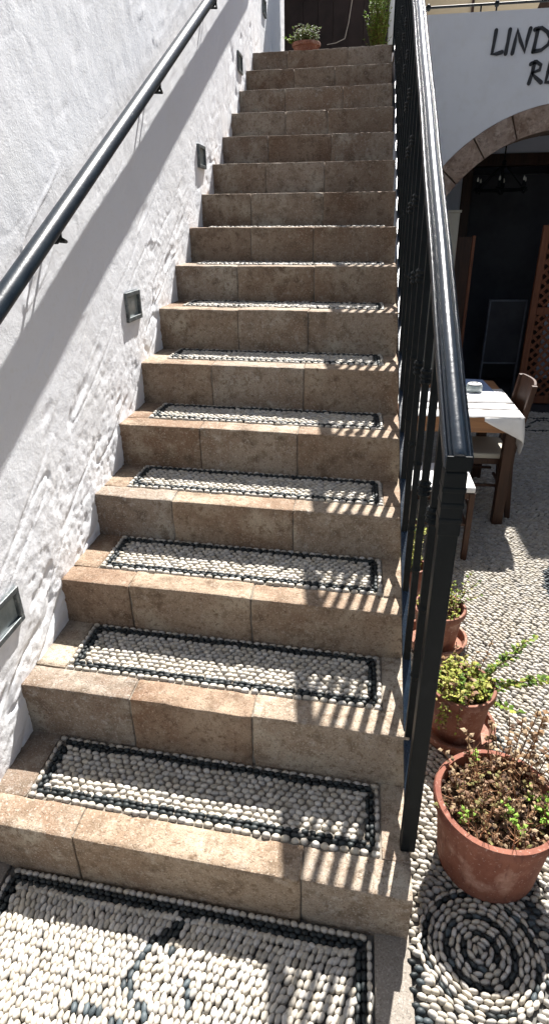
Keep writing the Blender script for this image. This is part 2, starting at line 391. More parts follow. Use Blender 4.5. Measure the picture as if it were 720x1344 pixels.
for k, (d, col) in enumerate(((.004, wt), (.017, bk), (.029, bk))):
    for q in range(60):
        yy = .27 - d - (q + .5 * (k % 2)) * .021
        for xx, s in ((.062 + d, 1), (1.008 - d, -1)):
            if yy < edge_y(xx) - d - .008: padd(xx, yy + random.uniform(-.002, .002), .0068, .0112, .0095, random.gauss(0, .1), 0, col())
ry = .0192; rx = .0146
for r_ in range(70):
    for q in range(80):
        x = .105 + (q + (.5 if r_ % 2 else 0)) * rx + random.uniform(-.0022, .0022)
        y = .235 - r_ * ry + random.uniform(-.0032, .0032) + SK * x + .006 * math.sin(x * 13)
        if x > .972 or y < -.9: continue
        dm = dmotif(x, y)
        col = (bk() if y > .135 else bg()) if (dm < (.009 if y > .135 else .0075) and (y > .135 or random.random() < .8)) else wt()
        padd(x, y, random.uniform(.0066, .0082), random.uniform(.0116, .0150), random.uniform(.0075, .0098),
             random.gauss(-.28 + .3 * math.sin(x * 4.3 + y * 5), .17), random.uniform(-.2, .25), col, -.003 + random.uniform(-.001, .0015))
o = link('landing_mosaic', pebble_mesh('landing_mosaic', P, 4, 9), M['pebble']); tag(o, kind='structure')
# courtyard mosaic to the right
P = []
CC = (1.262, .225)
for k, (r, col) in enumerate(((.0, bk), (.0125, wt), (.0255, wt), (.0385, bk), (.0515, wt), (.0645, wt), (.0775, bk), (.0905, wt), (.1035, wt), (.1165, wt), (.1295, bk), (.139, wt))):
    n = max(1, int(2 * math.pi * r / .0225))
    for q in range(n):
        a = 2 * math.pi * (q + .5 * (k % 2) + random.uniform(-.1, .1)) / n
        c = col() if not (col is bk and random.random() < .3) else random.choice([bg, wt])()
        padd(CC[0] + (r + random.uniform(-.001, .001)) * math.cos(a), CC[1] + r * math.sin(a), random.uniform(.0054, .0068), random.uniform(.0112, .0140), .0085, a + random.gauss(0, .2), 0, c)
def courtcol(x, y):
    if .2 > y and x < 1.128 + .01 * math.sin(y * 40): return bg() if random.random() < .7 else bk()
    if abs(x - 1.405 - .02 * math.sin(y * 9)) < .022 and y < .95: return bg() if random.random() < .75 else wt()
    d = math.hypot(x - 2.33, y - 1.78)
    if .44 < d < .51: return bk() if d < .49 else bg()
    if .22 < d < .28: return bk()
    if x > 1.9:
        if abs(y - 4.22) < .014 or abs(y - 4.56) < .014: return bk()
        u = (x * 4.2) % 1.0; cy = 4.39 + .12 * math.sin(x * 13.2)
        if abs(y - cy) < .02: return bk()
        if abs(math.hypot(((x * 2.1) % 1 - .5) / 2.1, y - 4.39) - .06) < .014: return bk()
    return wt()
ry = .0143; rx = .0222
y = -.25; r_ = 0
while y < 4.75:
    sc = 1 if y < 2.6 else 1.25
    x = 1.104 + (.5 * rx * sc if r_ % 2 else 0)
    while x < 3.2 and not (y > 2.6 and x > 2.9):
        xx = x + random.uniform(-.0048, .0048); yy = y + random.uniform(-.0036, .0036) - .10 * (x - 1.1) * 0 + .012 * math.sin(x * 5.1 + 1)
        x += rx * sc
        if math.hypot(xx - CC[0], yy - CC[1]) < .148: continue
        if yy > 4.75: continue
        an = -.28 + .35 * math.sin(xx * 2.3 + yy * 1.1) + random.gauss(0, .16)
        padd(xx, yy, random.uniform(.0104, .0134) * sc, random.uniform(.0060, .0078) * sc, random.uniform(.0066, .0098), an, random.uniform(-.5, .2), tuple(q * .86 for q in courtcol(xx, yy)), -.003 + random.uniform(-.001, .0015))  # court pebbles darkened to put the shade tone into their colour
    y += ry * sc; r_ += 1
o = link('courtyard_mosaic', pebble_mesh('courtyard_mosaic', P[:], 3, 7), M['pebble']); tag(o, kind='structure')
# ------------------------------------------------------------------ left wall
LY = [(.590, .582), (1.810, 1.250), (3.100, 1.882), (4.335, 2.545), (5.50, 3.143)]
def wall_grid(ys, zs):
    Yg, Zg = np.meshgrid(ys, zs, indexing='ij')
    stair = np.interp(Yg, NY, NZ)                  # nosing line
    h = Zg - stair                                  # height above the steps
    k = np.clip(1 - (h - .02) / .55, 0, 1) ** 1.1 * np.clip(1.25 - .32 * Yg, .42, 1)
    k = np.clip(k + .22 * fbm(Yg * 2.4, Zg * 2.4, 3, 3) * (h < 1.0), .0, 1)
    # worn patches near the foot
    s = Yg * .86 + Zg * .51; t = -Yg * .51 + Zg * .86
    rough = fbm(s * 7, t * 13, 21, 3, .6) * .0014 + fbm(s * 34, t * 40, 55, 3, .8) * .0009 + np.minimum(0, fbm(s * 24, t * 38, 5, 3, .7) - .1) * .0024
    scratch = -np.maximum(0, .10 - np.abs(fbm(s * 2.2, t * 12, 9, 2))) * .06
    gouge = -np.maximum(0, fbm(s * 5, t * 16, 31, 2) - .66) * .022
    ridge = np.maximum(0, .07 - np.abs(fbm(s * 1.6 + 5, t * 7, 77, 3))) * np.clip(fbm(s * 2.3, t * 3.1, 61, 2) * 2.2, 0, 1) * .045
    big = fbm(Yg * 1.3, Zg * 1.3, 40, 2) * .005
    X = WX(Yg) + big * .5 + k * (rough + scratch + gouge) + (1 - k) * (fbm(Yg * 14, Zg * 14, 8, 3) * .0006 + .12 * gouge + .12 * scratch + ridge)
    for (ly, lz) in LY:
        m_ = (np.abs(Yg - ly) < .070) & (np.abs(Zg - lz) < .048); X = np.where(m_, WX(Yg) - .028, X)
    return X, Yg, Zg
ys = np.concatenate([np.arange(-3, .2, .05), np.arange(.2, 2.4, .0062), np.arange(2.4, 7.2, .012), [7.2]])
zs = np.concatenate([np.arange(-.05, 2.0, .0068), np.arange(2.0, 4.0, .014), np.arange(4.0, 6.6, .05)])
X, Yg, Zg = wall_grid(ys, zs)
ny, nz = X.shape
me = bpy.data.meshes.new('wall_face')
co = np.stack([X, Yg, Zg], -1).reshape(-1, 3)
back = co.copy()
I = np.arange(ny * nz).reshape(ny, nz)
Q = np.stack([I[:-1, :-1], I[1:, :-1], I[1:, 1:], I[:-1, 1:]], -1).reshape(-1, 4)
# thickness: back corners joined with the rim
rim = list(I[:, 0]) + list(I[-1, 1:]) + list(I[::-1, -1][1:]) + list(I[0, ::-1][1:-1])
rc = co[rim].copy(); rc[:, 0] = -.5
base = len(co); co = np.concatenate([co, rc]); n = len(rim)
side = np.array([(rim[a], base + a, base + (a + 1) % n, rim[(a + 1) % n]) for a in range(n)])
Q = np.concatenate([Q, side])
me.vertices.add(len(co)); me.vertices.foreach_set('co', co.ravel().astype(np.float32))
me.loops.add(len(Q) * 4); me.loops.foreach_set('vertex_index', Q.ravel().astype(np.int32))
me.polygons.add(len(Q)); me.polygons.foreach_set('loop_start', (np.arange(len(Q)) * 4).astype(np.int32))
me.polygons.foreach_set('use_smooth', np.ones(len(Q), bool)); me.update(); me.validate()
o = link('plaster_wall', me, M['plaster'])
tag(o, 'rough whitewashed plaster wall along the left side of the stairs', 'wall')
# recessed wall lights
LAB = ['grey step light lowest on the white wall, cut by the left edge of the photo',
       'square grey step light on the wall second from the bottom, above a grey plaster smear',
       'small grey step light on the wall halfway up, beside the sixth step from the top',
       'narrow grey step light on the wall beside the third step from the top',
       'topmost grey step light on the wall, at the upper edge of the photo']
for k, (y, z) in enumerate(LY):
    L0 = thing('step_light', LAB[k], 'wall light', (WX(y), y, z), 'recessed step lights along the white wall')
    x = WX(y) + .004; w, h, t = .078, .056, .017
    mb = MB(); yo, zo = y, z
    if k % 2: w *= 1.03
    mb.box(x - .03, x + .008, yo - w, yo + w, zo + h - t, zo + h); mb.box(x - .03, x + .008, yo - w, yo + w, zo - h, zo - h + t)
    mb.box(x - .03, x + .0078, yo - w, yo - w + t, zo - h + t, zo + h - t); mb.box(x - .03, x + .0078, yo + w - t, yo + w, zo - h + t, zo + h - t)
    mb.build('frame', M['lampmetal'], L0, bevel=.002)
    mb = MB(); mb.box(x - .03, x - .004, yo - w + t, yo + w - t, zo - h + t, zo + h - t); mb.build('glass_panel', M['lampglass'], L0)
# ------------------------------------------------------------------ wall handrail (left)
WR = thing('wall_handrail', 'round black metal pipe handrail on brackets along the white wall', 'handrail', (.05, .75, 1.37))
def wr(y): return (WX(y) + .077, y, 1.3745 + (y - .746) * .4965)
mb = MB(); mb.tube([wr(y) for y in np.linspace(-.55, 5.2, 24)], .0258, 24); mb.build('rail_pipe', M['pipe_paint'], WR, smooth=True)
for y in (.05, 1.12, 2.19, 3.32, 4.42):
    p = wr(y); mb = MB(); q = WX(y)
    mb.tube([(p[0], p[1], p[2] - .020), (p[0] - .002, p[1] + .004, p[2] - .043), (p[0] - .014, p[1] + .006, p[2] - .056), (q + .02, p[1] + .008, p[2] - .056), (q - .012, p[1] + .008, p[2] - .056)], .0058, 8)
    mb.tube([(p[0] - .002, p[1] + .004, p[2] - .046), (p[0] - .008, p[1] + .05, p[2] - .056), (q + .02, p[1] + .055, p[2] - .052), (q - .012, p[1] + .055, p[2] - .05)], .005, 8)
    mb.build('bracket', M['iron'], WR, smooth=True)
# ------------------------------------------------------------------ stair railing (right)
RL = thing('stair_railing', 'black wrought iron railing with wide moulded handrail on the open side of the stairs', 'railing', (1.09, .375, .15))
RXc = 1.090
def rz(y): return 1.160 + (y - .33) * .5545             # underside of the cap rail
prof = [(-.0245, .002), (-.0250, .015), (-.0225, .0195), (-.0205, .0160), (-.0185, .0165), (-.0170, .0235), (-.0145, .0262), (-.0128, .0232), (-.0110, .0264), (-.0075, .0296), (.0, .0312)]
prof = prof + [(-a, b) for a, b in prof[-2::-1]] + [(.014, .0), (-.014, .0)]
mb = MB(); ysr = np.concatenate([[.334, .337], np.linspace(.347, 5.1, 60)]); vs = []; fs = []
for k, y in enumerate(ysr):
    s = .86 if k == 0 else (.96 if k == 1 else 1)
    for (a, b) in prof:
        vs.append((RXc + a * s + .0006 * math.sin(y * 9), y + (b - .015) * -.25, rz(y) + .015 + (b - .015) * s * 1.13 + .0005 * math.sin(y * 23)))
m_ = len(prof)
for k in range(len(ysr) - 1):
    for j in range(m_): fs.append((k * m_ + j, k * m_ + (j + 1) % m_, (k + 1) * m_ + (j + 1) % m_, (k + 1) * m_ + j))
fs.append(tuple(range(m_))); fs.append(tuple((len(ysr) - 1) * m_ + j for j in range(m_))[::-1])
mb.add(vs, fs); o = mb.build('handrail', M['rail_paint'], RL, smooth=True)
e = o.modifiers.new('edge', 'EDGE_SPLIT'); e.split_angle = math.radians(38)
mb = MB(); mb.box(RXc - .0215, RXc + .0215, .3300, .3335, rz(.33) + .003, rz(.33) + .029); mb.build('end_shade_plate', M['iron'], RL, bevel=.0015)  # darker plate added over the rail end to imitate shade there
# newel post
mb = MB(); mb.box(RXc - .0175, RXc + .0175, .346, .381, .148, rz(.36) - .004)
mb.box(RXc - .0195, RXc + .0195, .3440, .3835, 1.03, 1.155); mb.box(RXc - .0208, RXc + .0208, .3425, .3850, 1.085, 1.097); mb.box(RXc - .0208, RXc + .0208, .3425, .3850, 1.055, 1.067); mb.box(RXc - .0208, RXc + .0208, .3425, .3850, 1.115, 1.127)
mb.build('newel_post', M['iron'], RL, bevel=.003)
# bottom rail and a flat bar under the cap
def nz(y): return np.interp(y, NY, [q for q in NZ]) - .012
def bz(y): return .2115 + (y - .36) * .5535
mb = MB()
for (f0, wd, ht) in ((bz, .012, .016), (lambda y: rz(y) - .012, .010, .012)):
    a, b = .37, 5.0
    v = [(RXc + s * wd, y, f0(y) + t * ht) for y in (a, b) for s in (-1, 1) for t in (0, 1)]
    mb.add(v, [(0, 1, 3, 2), (4, 6, 7, 5), (0, 4, 5, 1), (2, 3, 7, 6), (0, 2, 6, 4), (1, 5, 7, 3)])
mb.build('bottom_rail', M['rail_paint'], RL, bevel=.002)
y = .545; k = 0
while y < 4.95:
    mb = MB(); s = .0088
    mb.box(RXc - s, RXc + s, y - s, y + s, bz(y) + .004, rz(y) - .006)
    B = mb.build('baluster', M['iron'], RL, bevel=.0015)
    hs = [(.305, .017, .040), (.545, .0115, .022), (.745, .0115, .022)] if k % 2 == 0 else [(.43, .017, .040), (.66, .0115, .022)]
    for (d, r, h) in hs:
        zc = rz(y) - d; cm = MB()
        if r > .015:
            cm.lathe([(.0, -h / 2), (r * .72, -h / 2), (r, -h / 2 + .006), (r * .78, -.006), (r * 1.08, 0), (r * .78, .006), (r, h / 2 - .006), (r * .72, h / 2), (0, h / 2)], (RXc, y, zc), 10)
        else:
            cm.lathe([(0, -h / 2), (r * .8, -h / 2), (r * 1.1, 0), (r * .8, h / 2), (0, h / 2)], (RXc, y, zc), 10)
        cm.build('collar', M['iron'], B, smooth=False)
    y += .190; k += 1
# upper post
mb = MB(); mb.box(RXc - .02, RXc + .02, 4.985, 5.025, 2.70, rz(5) - .004); mb.build('newel_post', M['iron'], RL, bevel=.003)
# small anchor feet tying the bottom rail to the steps
for i in (3, 7, 11):
    mb = MB(); yy = NY[i] + .03 + SK * 1.09
    mb.box(RXc - .010, RXc + .006, yy, yy + .014, NZ[i] - .04, bz(yy) + .008); mb.build('rail_foot', M['iron'], RL, bevel=.001)
# ------------------------------------------------------------------ restaurant front with arch
AY = 4.60; CX, CZ, RO, RI = 2.345, 1.12, 1.167, 1.005
TOPZ = 2.812
fr = thing('restaurant_front', 'smooth white restaurant wall with black lettering over a brown stone arch', 'building', (2.3, AY, 0))
def arch_strip(name, m, y0, y1, inner, outer_fn, n=48, parent=None):
    mb = MB(); vs = []; fs = []
    ths = np.linspace(math.pi, 0, n + 1)
    for th in ths:
        a = (CX + inner * math.cos(th), CZ + inner * math.sin(th)); b = outer_fn(th, a)
        for yy in (y0, y1): vs += [(a[0], yy, a[1]), (b[0], yy, b[1])]
    for k in range(n):
        q = k * 4; w = q + 4
        fs += [(q, q + 1, w + 1, w), (q + 2, w + 2, w + 3, q + 3), (q, w, w + 2, q + 2), (q + 1, q + 3, w + 3, w + 1)]
    mb.add(vs, fs); return mb
mb = arch_strip('w', None, AY, AY + .36, RO + .002, lambda th, a: (a[0], TOPZ))
XL, XR_ = 1.105, 4.7
mb.box(XL, CX - RO - .002, AY, AY + .36, -.01, TOPZ); mb.box(CX + RO + .002, XR_, AY, AY + .36, -.01, TOPZ)
mb.box(2.345, XR_, AY + .01, AY + .35, TOPZ, 3.27)  # taller pier added out of view to cast the shade line on the floor
mb.build('wall', M['plaster_smooth'], fr)
mb = MB(); rnd = random.Random(3); nv = 13
for k in range(nv):
    t0 = math.pi * (1 - k / nv) - .004; t1 = math.pi * (1 - (k + 1) / nv) + .004; c = rnd.choice(TINTS); g0 = rnd.uniform(.9, 1.12); c = tuple((.4 * q + .6) * g0 for q in c)
    vs = []; fs = []; nn = 5
    for q in range(nn + 1):
        th = t0 + (t1 - t0) * q / nn
        for r in (RI, RO):
            for yy in (AY - .012, AY + .37): vs.append((CX + r * math.cos(th), yy, CZ + r * math.sin(th)))
    for q in range(nn):
        a = q * 4; b = a + 4; fs += [(a, b, b + 2, a + 2), (a + 1, a + 3, b + 3, b + 1), (a, a + 1, b + 1, b), (a + 2, b + 2, b + 3, a + 3)]
    fs += [(0, 2, 3, 1), (nn * 4, nn * 4 + 1, nn * 4 + 3, nn * 4 + 2)]
    mb.add(vs, fs, c)
for s in (-1, 1):
    for k in range(4):
        z0, z1 = CZ * k / 4, CZ * (k + 1) / 4 - .004; c = rnd.choice(TINTS)
        a, b = sorted((CX + s * RI, CX + s * RO)); mb.box(a, b, AY - .012, AY + .37, z0, z1, c)
mb.build('stone_arch', M['arch_stone'], fr, bevel=.004)
# painted letters as raised strokes, hand-lettered like the sign
def strokes(name, sx, sz, w, h, lines, th=.0112):
    mb = MB()
    for pl in lines:
        pts = [(sx + a * w, AY - .002, sz + b * h) for a, b in pl]
        vs = []; fs = []; r = th
        P2 = [Vector((q[0], q[2])) for q in pts]; k = len(P2)
        for i, p in enumerate(P2):
            d = (P2[min(i + 1, k - 1)] - P2[max(i - 1, 0)]).normalized(); nn = Vector((-d.y, d.x)); rr = r * (1.12 if i in (0, k - 1) else .95)
            for s in (-1, 1):
                for yy in (AY - .009, AY + .002): vs.append((p.x + nn.x * s * rr, yy, p.y + nn.y * s * rr))
        for i in range(k - 1):
            a = i * 4; b = a + 4; fs += [(a, b, b + 2, a + 2), (a, a + 1, b + 1, b), (a + 2, b + 2, b + 3, a + 3), (a + 1, a + 3, b + 3, b + 1)]
        fs += [(0, 2, 3, 1), (4 * k - 4, 4 * k - 3, 4 * k - 1, 4 * k - 2)]
        mb.add(vs, fs)
        for q in (pts[0], pts[-1]):
            mb.add([(q[0] + math.cos(t * math.pi / 5) * r * 1.12, yy, q[2] + math.sin(t * math.pi / 5) * r * 1.12) for yy in (AY - .0085, AY + .002) for t in range(10)],
                   [tuple(range(10)), tuple(range(10, 20))[::-1]] + [(t, t + 10, (t + 1) % 10 + 10, (t + 1) % 10) for t in range(10)])
    return mb.build(name, M['letters'], fr)
arcD = [(.1, .95)] + [(.1 + .8 * math.sin(t), .5 + .46 * math.cos(t)) for t in np.linspace(.25, 2.9, 10)] + [(.08, .02)]
Lh = .132
strokes('letter', 1.735, 2.573, .075, Lh, [[(.22, 1), (.16, .5), (.08, .02), (.5, .02), (.95, .08)]])
strokes('letter', 1.823, 2.573, .03, Lh, [[(.65, 1), (.5, .5), (.3, 0)]])
strokes('letter', 1.868, 2.573, .105, Lh, [[(.08, 0), (.16, .5), (.22, .98), (.5, .5), (.86, .04), (.9, .5), (1.02, 1)]])
strokes('letter', 2.008, 2.573, .115, Lh, [[(.14, .98), (.10, .5), (.04, .03)], [(-.02, .95), (.35, 1.0), (.7, .82), (.92, .55), (.85, .3), (.5, .08), (.04, .03)]])
strokes('letter', 2.010, 2.398, .085, .12, [[(.28, 1), (.2, .5), (.05, 0)], [(.0, .92), (.4, 1.02), (.8, .85), (.75, .62), (.2, .48), (.55, .25), (1.0, .02)]])
strokes('letter', 2.118, 2.398, .07, .12, [[(.95, .98), (.25, .98), (.2, .5), (.1, .02), (.9, .02)], [(.2, .52), (.8, .54)]])
# unseen building added on the right to block skylight from the courtyard
t = thing('sky_blocking_building', 'unseen whitewashed two storey building added on the right to block skylight from the courtyard', 'building', (3.9, 1, 0))
mb = MB(); mb.box(3.25, 7.5, -5.5, 4.55, -.01, 6.4); mb.build('wall', M['plaster_smooth'], t)
for y in (-3.6, -.9, 1.8):
    for z, h in ((.0, 2.1), (3.4, 1.3)):
        mb = MB(); mb.box(3.20, 3.248, y, y + .9, z, z + h); wd = mb.build('door' if z == 0 else 'window', M['wood'], t, bevel=.004)
        mb = MB(); mb.box(3.18, 3.246, y - .08, y - .002, z, z + h); mb.box(3.18, 3.246, y + .902, y + .98, z, z + h); mb.box(3.18, 3.246, y - .08, y + .98, z + h + .002, z + h + .10); mb.build('frame', M['arch_stone'], wd)
mb = MB(); mb.box(3.18, 7.55, -5.57, 4.58, 6.4, 6.52); mb.build('cornice', M['plaster_smooth'], t, bevel=.01)
# room behind the arch
room = thing('dining_room', 'dark dining room interior behind the stone arch', 'room', (2.4, 6, 0))
mb = MB(); mb.box(1.10, 4.7, 7.3, 7.45, 0, 2.6); mb.box(1.10, 1.24, AY + .36, 7.3, 0, 2.6); mb.box(4.6, 4.7, AY + .37, 7.3, 0, 2.6); mb.build('wall', M['room'], room)
mb = MB(); mb.box(1.10, 4.7, AY + .01, 8.9, 2.6, 2.71); mb.build('ceiling', M['room'], room)
mb = MB(); mb.box(1.10, 4.7, AY + .15, 7.3, -.02, .004); mb.build('floor', M['darkroom'], room)
# dark doorway with frame in the back wall
mb = MB(); mb.box(1.93, 2.72, 6.05, 6.12, .0, 1.93); mb.build('door_leaf', M['darkroom'], room, bevel=.003)
mb = MB(); mb.box(1.84, 1.93, 6.03, 6.14, 0, 2.0); mb.box(2.72, 2.81, 6.03, 6.14, 0, 2.0); mb.box(1.84, 2.81, 6.03, 6.14, 2.0, 2.1); mb.build('door_frame', M['wood'], room, bevel=.003)
mb = MB()
for a, b in ((1.24, 1.84), (2.81, 4.6)): mb.box(a, b, 6.06, 6.16, 0, 2.6)
mb.box(1.84, 2.81, 6.06, 6.16, 2.1, 2.6); mb.build('partition', M['room'], room)
# objects in the arch
t = thing('wooden_shutter', 'dark brown wooden shutter leaf standing just inside the arch behind the table', 'shutter', (1.76, 4.98, 0))
mb = MB(); mb.box(1.70, 1.82, 4.975, 4.995, .02, 1.42); mb.build('board_panel', M['wood'], t)
mb = MB(); mb.box(1.655, 1.70, 4.96, 5.01, 0, 1.43); mb.build('stile', M['redwood'], t, bevel=.003)
mb = MB(); mb.box(1.82, 1.845, 4.96, 5.01, 0, 1.43); mb.build('stile', M['redwood'], t, bevel=.003)
t = thing('cream_panel', 'tall cream board standing left of the brown shutter, half hidden by the railing', 'panel', (1.5, 4.87, 0))
mb = MB(); mb.box(1.36, 1.68, 4.84, 4.90, .0, 1.6); mb.build('board', M['cream'], t, bevel=.004)
mb = MB(); mb.box(1.35, 1.69, 4.83, 4.91, 1.6, 1.62); mb.build('top_edge', M['cream'], t, bevel=.003)
t = thing('framed_screen', 'low grey panel with a pale frame standing on the floor of the dark room', 'screen', (2.2, 5.3, 0))
mb = MB(); mb.box(2.13, 2.44, 5.42, 5.44, .30, .86); mb.build('panel', M['darkroom'], t)
mb = MB(); mb.box(2.115, 2.13, 5.41, 5.45, .0, .875); mb.box(2.44, 2.455, 5.41, 5.45, 0, .875); mb.box(2.13, 2.44, 5.41, 5.45, .86, .875); mb.box(2.13, 2.44, 5.41, 5.45, .285, .30); mb.build('frame', M['dimframe'], t)
t = thing('lattice_door', 'reddish brown wooden door with diagonal lattice, open at the right of the arch', 'door', (2.7, 4.86, 0))
dx0, dx1, dz1 = 2.375, 3.10, 1.50; yy0, yy1 = 4.975, 5.015
mb = MB(); mb.box(dx0, dx0 + .055, yy0, yy1, .02, dz1); mb.box(dx1 - .055, dx1, yy0, yy1, .02, dz1); mb.box(dx0 + .055, dx1 - .055, yy0, yy1, dz1 - .07, dz1)
mb.box(dx0 + .055, dx1 - .055, yy0, yy1, .02, .09); mb.box(dx0 + .055, dx1 - .055, yy0, yy1, .80, .86); mb.build('frame', M['redwood'], t, bevel=.003)
mb = MB(); ax0, ax1 = dx0 + .055, dx1 - .055
for (za, zb) in ((.09, .80), (.86, dz1 - .07)):
    for s in (1, -1):
        k = -1.6
        while k < 1.8:
            # line x = ax0 + t, z = za + k + s*t clipped to the field
            ts = [q for q in np.linspace(0, ax1 - ax0, 80) if za <= za + (k if s > 0 else k + .5) + s * q <= zb]
            if len(ts) > 2:
                kk = k if s > 0 else k + .5
                a = (ax0 + ts[0], za + kk + s * ts[0]); b = (ax0 + ts[-1], za + kk + s * ts[-1])
                d = Vector((b[0] - a[0], b[1] - a[1])).normalized(); nn = Vector((-d.y, d.x)) * .0105; yo = yy0 + (.006 if s > 0 else .018)
                vs = [(p[0] + q * nn.x, y_, p[1] + q * nn.y) for p in (a, b) for q in (-1, 1) for y_ in (yo, yo + .010)]
                mb.add(vs, [(0, 1, 3, 2), (4, 6, 7, 5), (0, 4, 5, 1), (2, 3, 7, 6), (0, 2, 6, 4), (1, 5, 7, 3)])
            k += .078
mb.build('lattice', M['redwood'], t)
# chandelier
t = thing('chandelier', 'black wrought iron chandelier with candle lamps hanging inside the arch', 'chandelier', (2.10, 5.45, 1.8))
cx, cy, cz = 2.085, 5.45, 1.80
mb = MB(); mb.tube([(cx, cy, 2.6), (cx, cy, 1.76)], .006, 8); mb.lathe([(0, -.02), (.012, -.015), (.022, 0), (.012, .015), (0, .02)], (cx, cy, 1.99), 10)
mb.lathe([(0, -.03), (.016, -.02), (.02, 0), (.012, .015), (0, .02)], (cx, cy, 1.765), 10); mb.build('stem', M['iron'], t)
R = .215; mb = MB(); mb.tube([(cx + R * math.cos(a), cy + R * math.sin(a), 1.775) for a in np.linspace(0, 2 * math.pi, 33)], .008, 6, cap=False)
for k in range(6):
    a = k * math.pi / 3 + .25; mb.tube([(cx, cy, 1.985), (cx + R * math.cos(a), cy + R * math.sin(a), 1.78)], .0045, 6)
    mb.tube([(cx, cy, 1.765), (cx + R * math.cos(a), cy + R * math.sin(a), 1.775)], .005, 6)
mb.build('ring', M['iron'], t)
for k in range(6):
    a = k * math.pi / 3 + .25; p = (cx + R * math.cos(a), cy + R * math.sin(a), 1.775)
    mb = MB(); mb.lathe([(0, -.03), (.008, -.02), (.012, 0), (.03, .02), (.012, .024), (.011, .065), (0, .066)], p, 10); h_ = mb.build('candle_holder', M['iron'], t)
    mb = MB(); mb.lathe([(0, .066), (.007, .068), (.009, .08), (.004, .098), (0, .104)], p, 8); mb.build('bulb', M['candle'], h_, smooth=True)
# ------------------------------------------------------------------ terrace above
mb = MB(); mb.box(1.09, 4.7, AY + .37, 9, 2.712, 2.74); tag(mb.build('terrace_floor', M['slab']), kind='structure')
mb = MB(); mb.box(-.02, 1.088, 5.40, 9, 2.45, 2.719); tag(mb.build('top_landing', M['slab']), kind='structure')
t = thing('terrace_railing', 'black metal rail with round knobs running above the restaurant wall', 'railing', (2, 4.78, 2.74))
mb = MB(); mb.tube([(1.12, 4.78, 2.895), (2.2, 4.78, 2.895)], .008, 8)
mb.build('top_bar', M['iron'], t)
for x in (1.16, 1.66, 1.765, 2.19):
    mb = MB(); mb.tube([(x, 4.78, 2.73), (x, 4.78, 2.90)], .006, 8); mb.build('upright', M['iron'], t)
for x in (1.30, 1.765):
    mb = MB(); mb.lathe([(0, -.022), (.012, -.016), (.02, 0), (.012, .016), (0, .022)], (x, 4.78, 2.895), 10); mb.build('knob', M['iron'], t, smooth=True)
t = thing('beige_building', 'beige rendered building with a brown arched opening behind the terrace', 'building', (2.5, 7.2, 2.74))
mb = MB(); mb.box(1.12, 2.52, 7.2, 7.5, 2.74, 4.6); mb.box(3.4, 5, 7.2, 7.5, 2.74, 4.6); mb.box(2.52, 3.4, 7.2, 7.5, 3.75, 4.6)
n = 14; vs = []; fs = []
for k in range(n + 1):
    th = math.pi * (1 - k / n); a = (2.96 + .44 * math.cos(th), 3.31 + .44 * math.sin(th))
    for y_ in (7.2, 7.5): vs += [(a[0], y_, a[1]), (a[0], y_, 3.752)]
for k in range(n):
    q = k * 4; w = q + 4; fs += [(q, q + 1, w + 1, w), (q + 2, w + 2, w + 3, q + 3), (q, w, w + 2, q + 2)]
mb.add(vs, fs); mb.build('wall', M['beige'], t)
mb = MB(); mb.box(2.5, 3.42, 7.52, 7.56, 2.74, 3.8); mb.build('door', M['wood'], t)
mb = MB(); mb.box(1.9, 1.925, 7.185, 7.2, 2.74, 4.6); mb.build('downpipe', M['wood'], t)
# back screen at the stair head
t = thing('board_screen', 'dark brown boarded screen at the head of the stairs', 'screen', (.6, 6.6, 2.72))
mb = MB()
for k in range(7): mb.box(.10 + k * .146, .10 + k * .146 + .143, 6.6, 6.63, 2.72, 3.52)
mb.build('boards', M['darkwall'], t, bevel=.002)
mb = MB(); mb.box(.06, 1.14, 6.632, 6.66, 2.71, 4.4); mb.build('backing', M['darkwall'], t)
mb = MB(); mb.box(.08, 1.12, 6.57, 6.66, 3.50, 3.60); mb.build('top_beam', M['darkwall'], t, bevel=.004)
t = thing('white_pier', 'narrow white plastered pier at the right of the stair head', 'pillar', (1.08, 5.65, 2.72))
mb = MB(); mb.box(1.048, 1.10, 5.60, 5.75, 2.715, 4.2); mb.build('shaft', M['plaster_smooth'], t, bevel=.004)
mb = MB(); mb.box(1.040, 1.108, 5.592, 5.758, 2.717, 2.745); mb.build('base', M['plaster_smooth'], t, bevel=.003)
mb = MB(); mb.tube([(.76, 6.56, 3.9), (.74, 6.56, 3.6), (.72, 6.53, 3.45), (.69, 6.5, 3.25), (.66, 6.45, 3.12), (.58, 6.4, 3.08), (.50, 6.35, 3.06)], .0035, 6)
tag(mb.build('hanging_cable', M['cable'], smooth=True), 'thin pale cable hanging in front of the dark screen at the stair head', 'cable')
# ------------------------------------------------------------------ plants
def leaf(mb, p, d, up, ln, wd, tint):
    d = Vector(d).normalized(); s = d.cross(Vector(up))
    if s.length < 1e-4: s = d.orthogonal()
    s.normalize(); u = s.cross(d); p = Vector(p)
    pts = [p, p + d * ln * .45 + s * wd - u * wd * .15, p + d * ln * .5 + u * wd * .25, p + d * ln * .45 - s * wd - u * wd * .15, p + d * ln - u * wd * .5]
    v = [tuple(q) for q in pts]
    mb.add(v, [(0, 1, 2), (0, 2, 3), (1, 4, 2), (2, 4, 3)], tint)
def rdir(up=.6):
    a = random.uniform(0, 2 * math.pi); return Vector((math.cos(a), math.sin(a), random.uniform(-.2, 1) * up)).normalized()
GREEN = [(.14, .24, .03), (.21, .30, .04), (.10, .18, .02), (.26, .32, .06), (.06, .11, .02)]
YEL = [(.38, .40, .08), (.32, .35, .06), (.42, .38, .12), (.24, .29, .045)]
DRY = [(.25, .15, .075), (.36, .25, .14), (.16, .09, .05), (.44, .33, .21), (.07, .04, .028), (.28, .17, .11)]
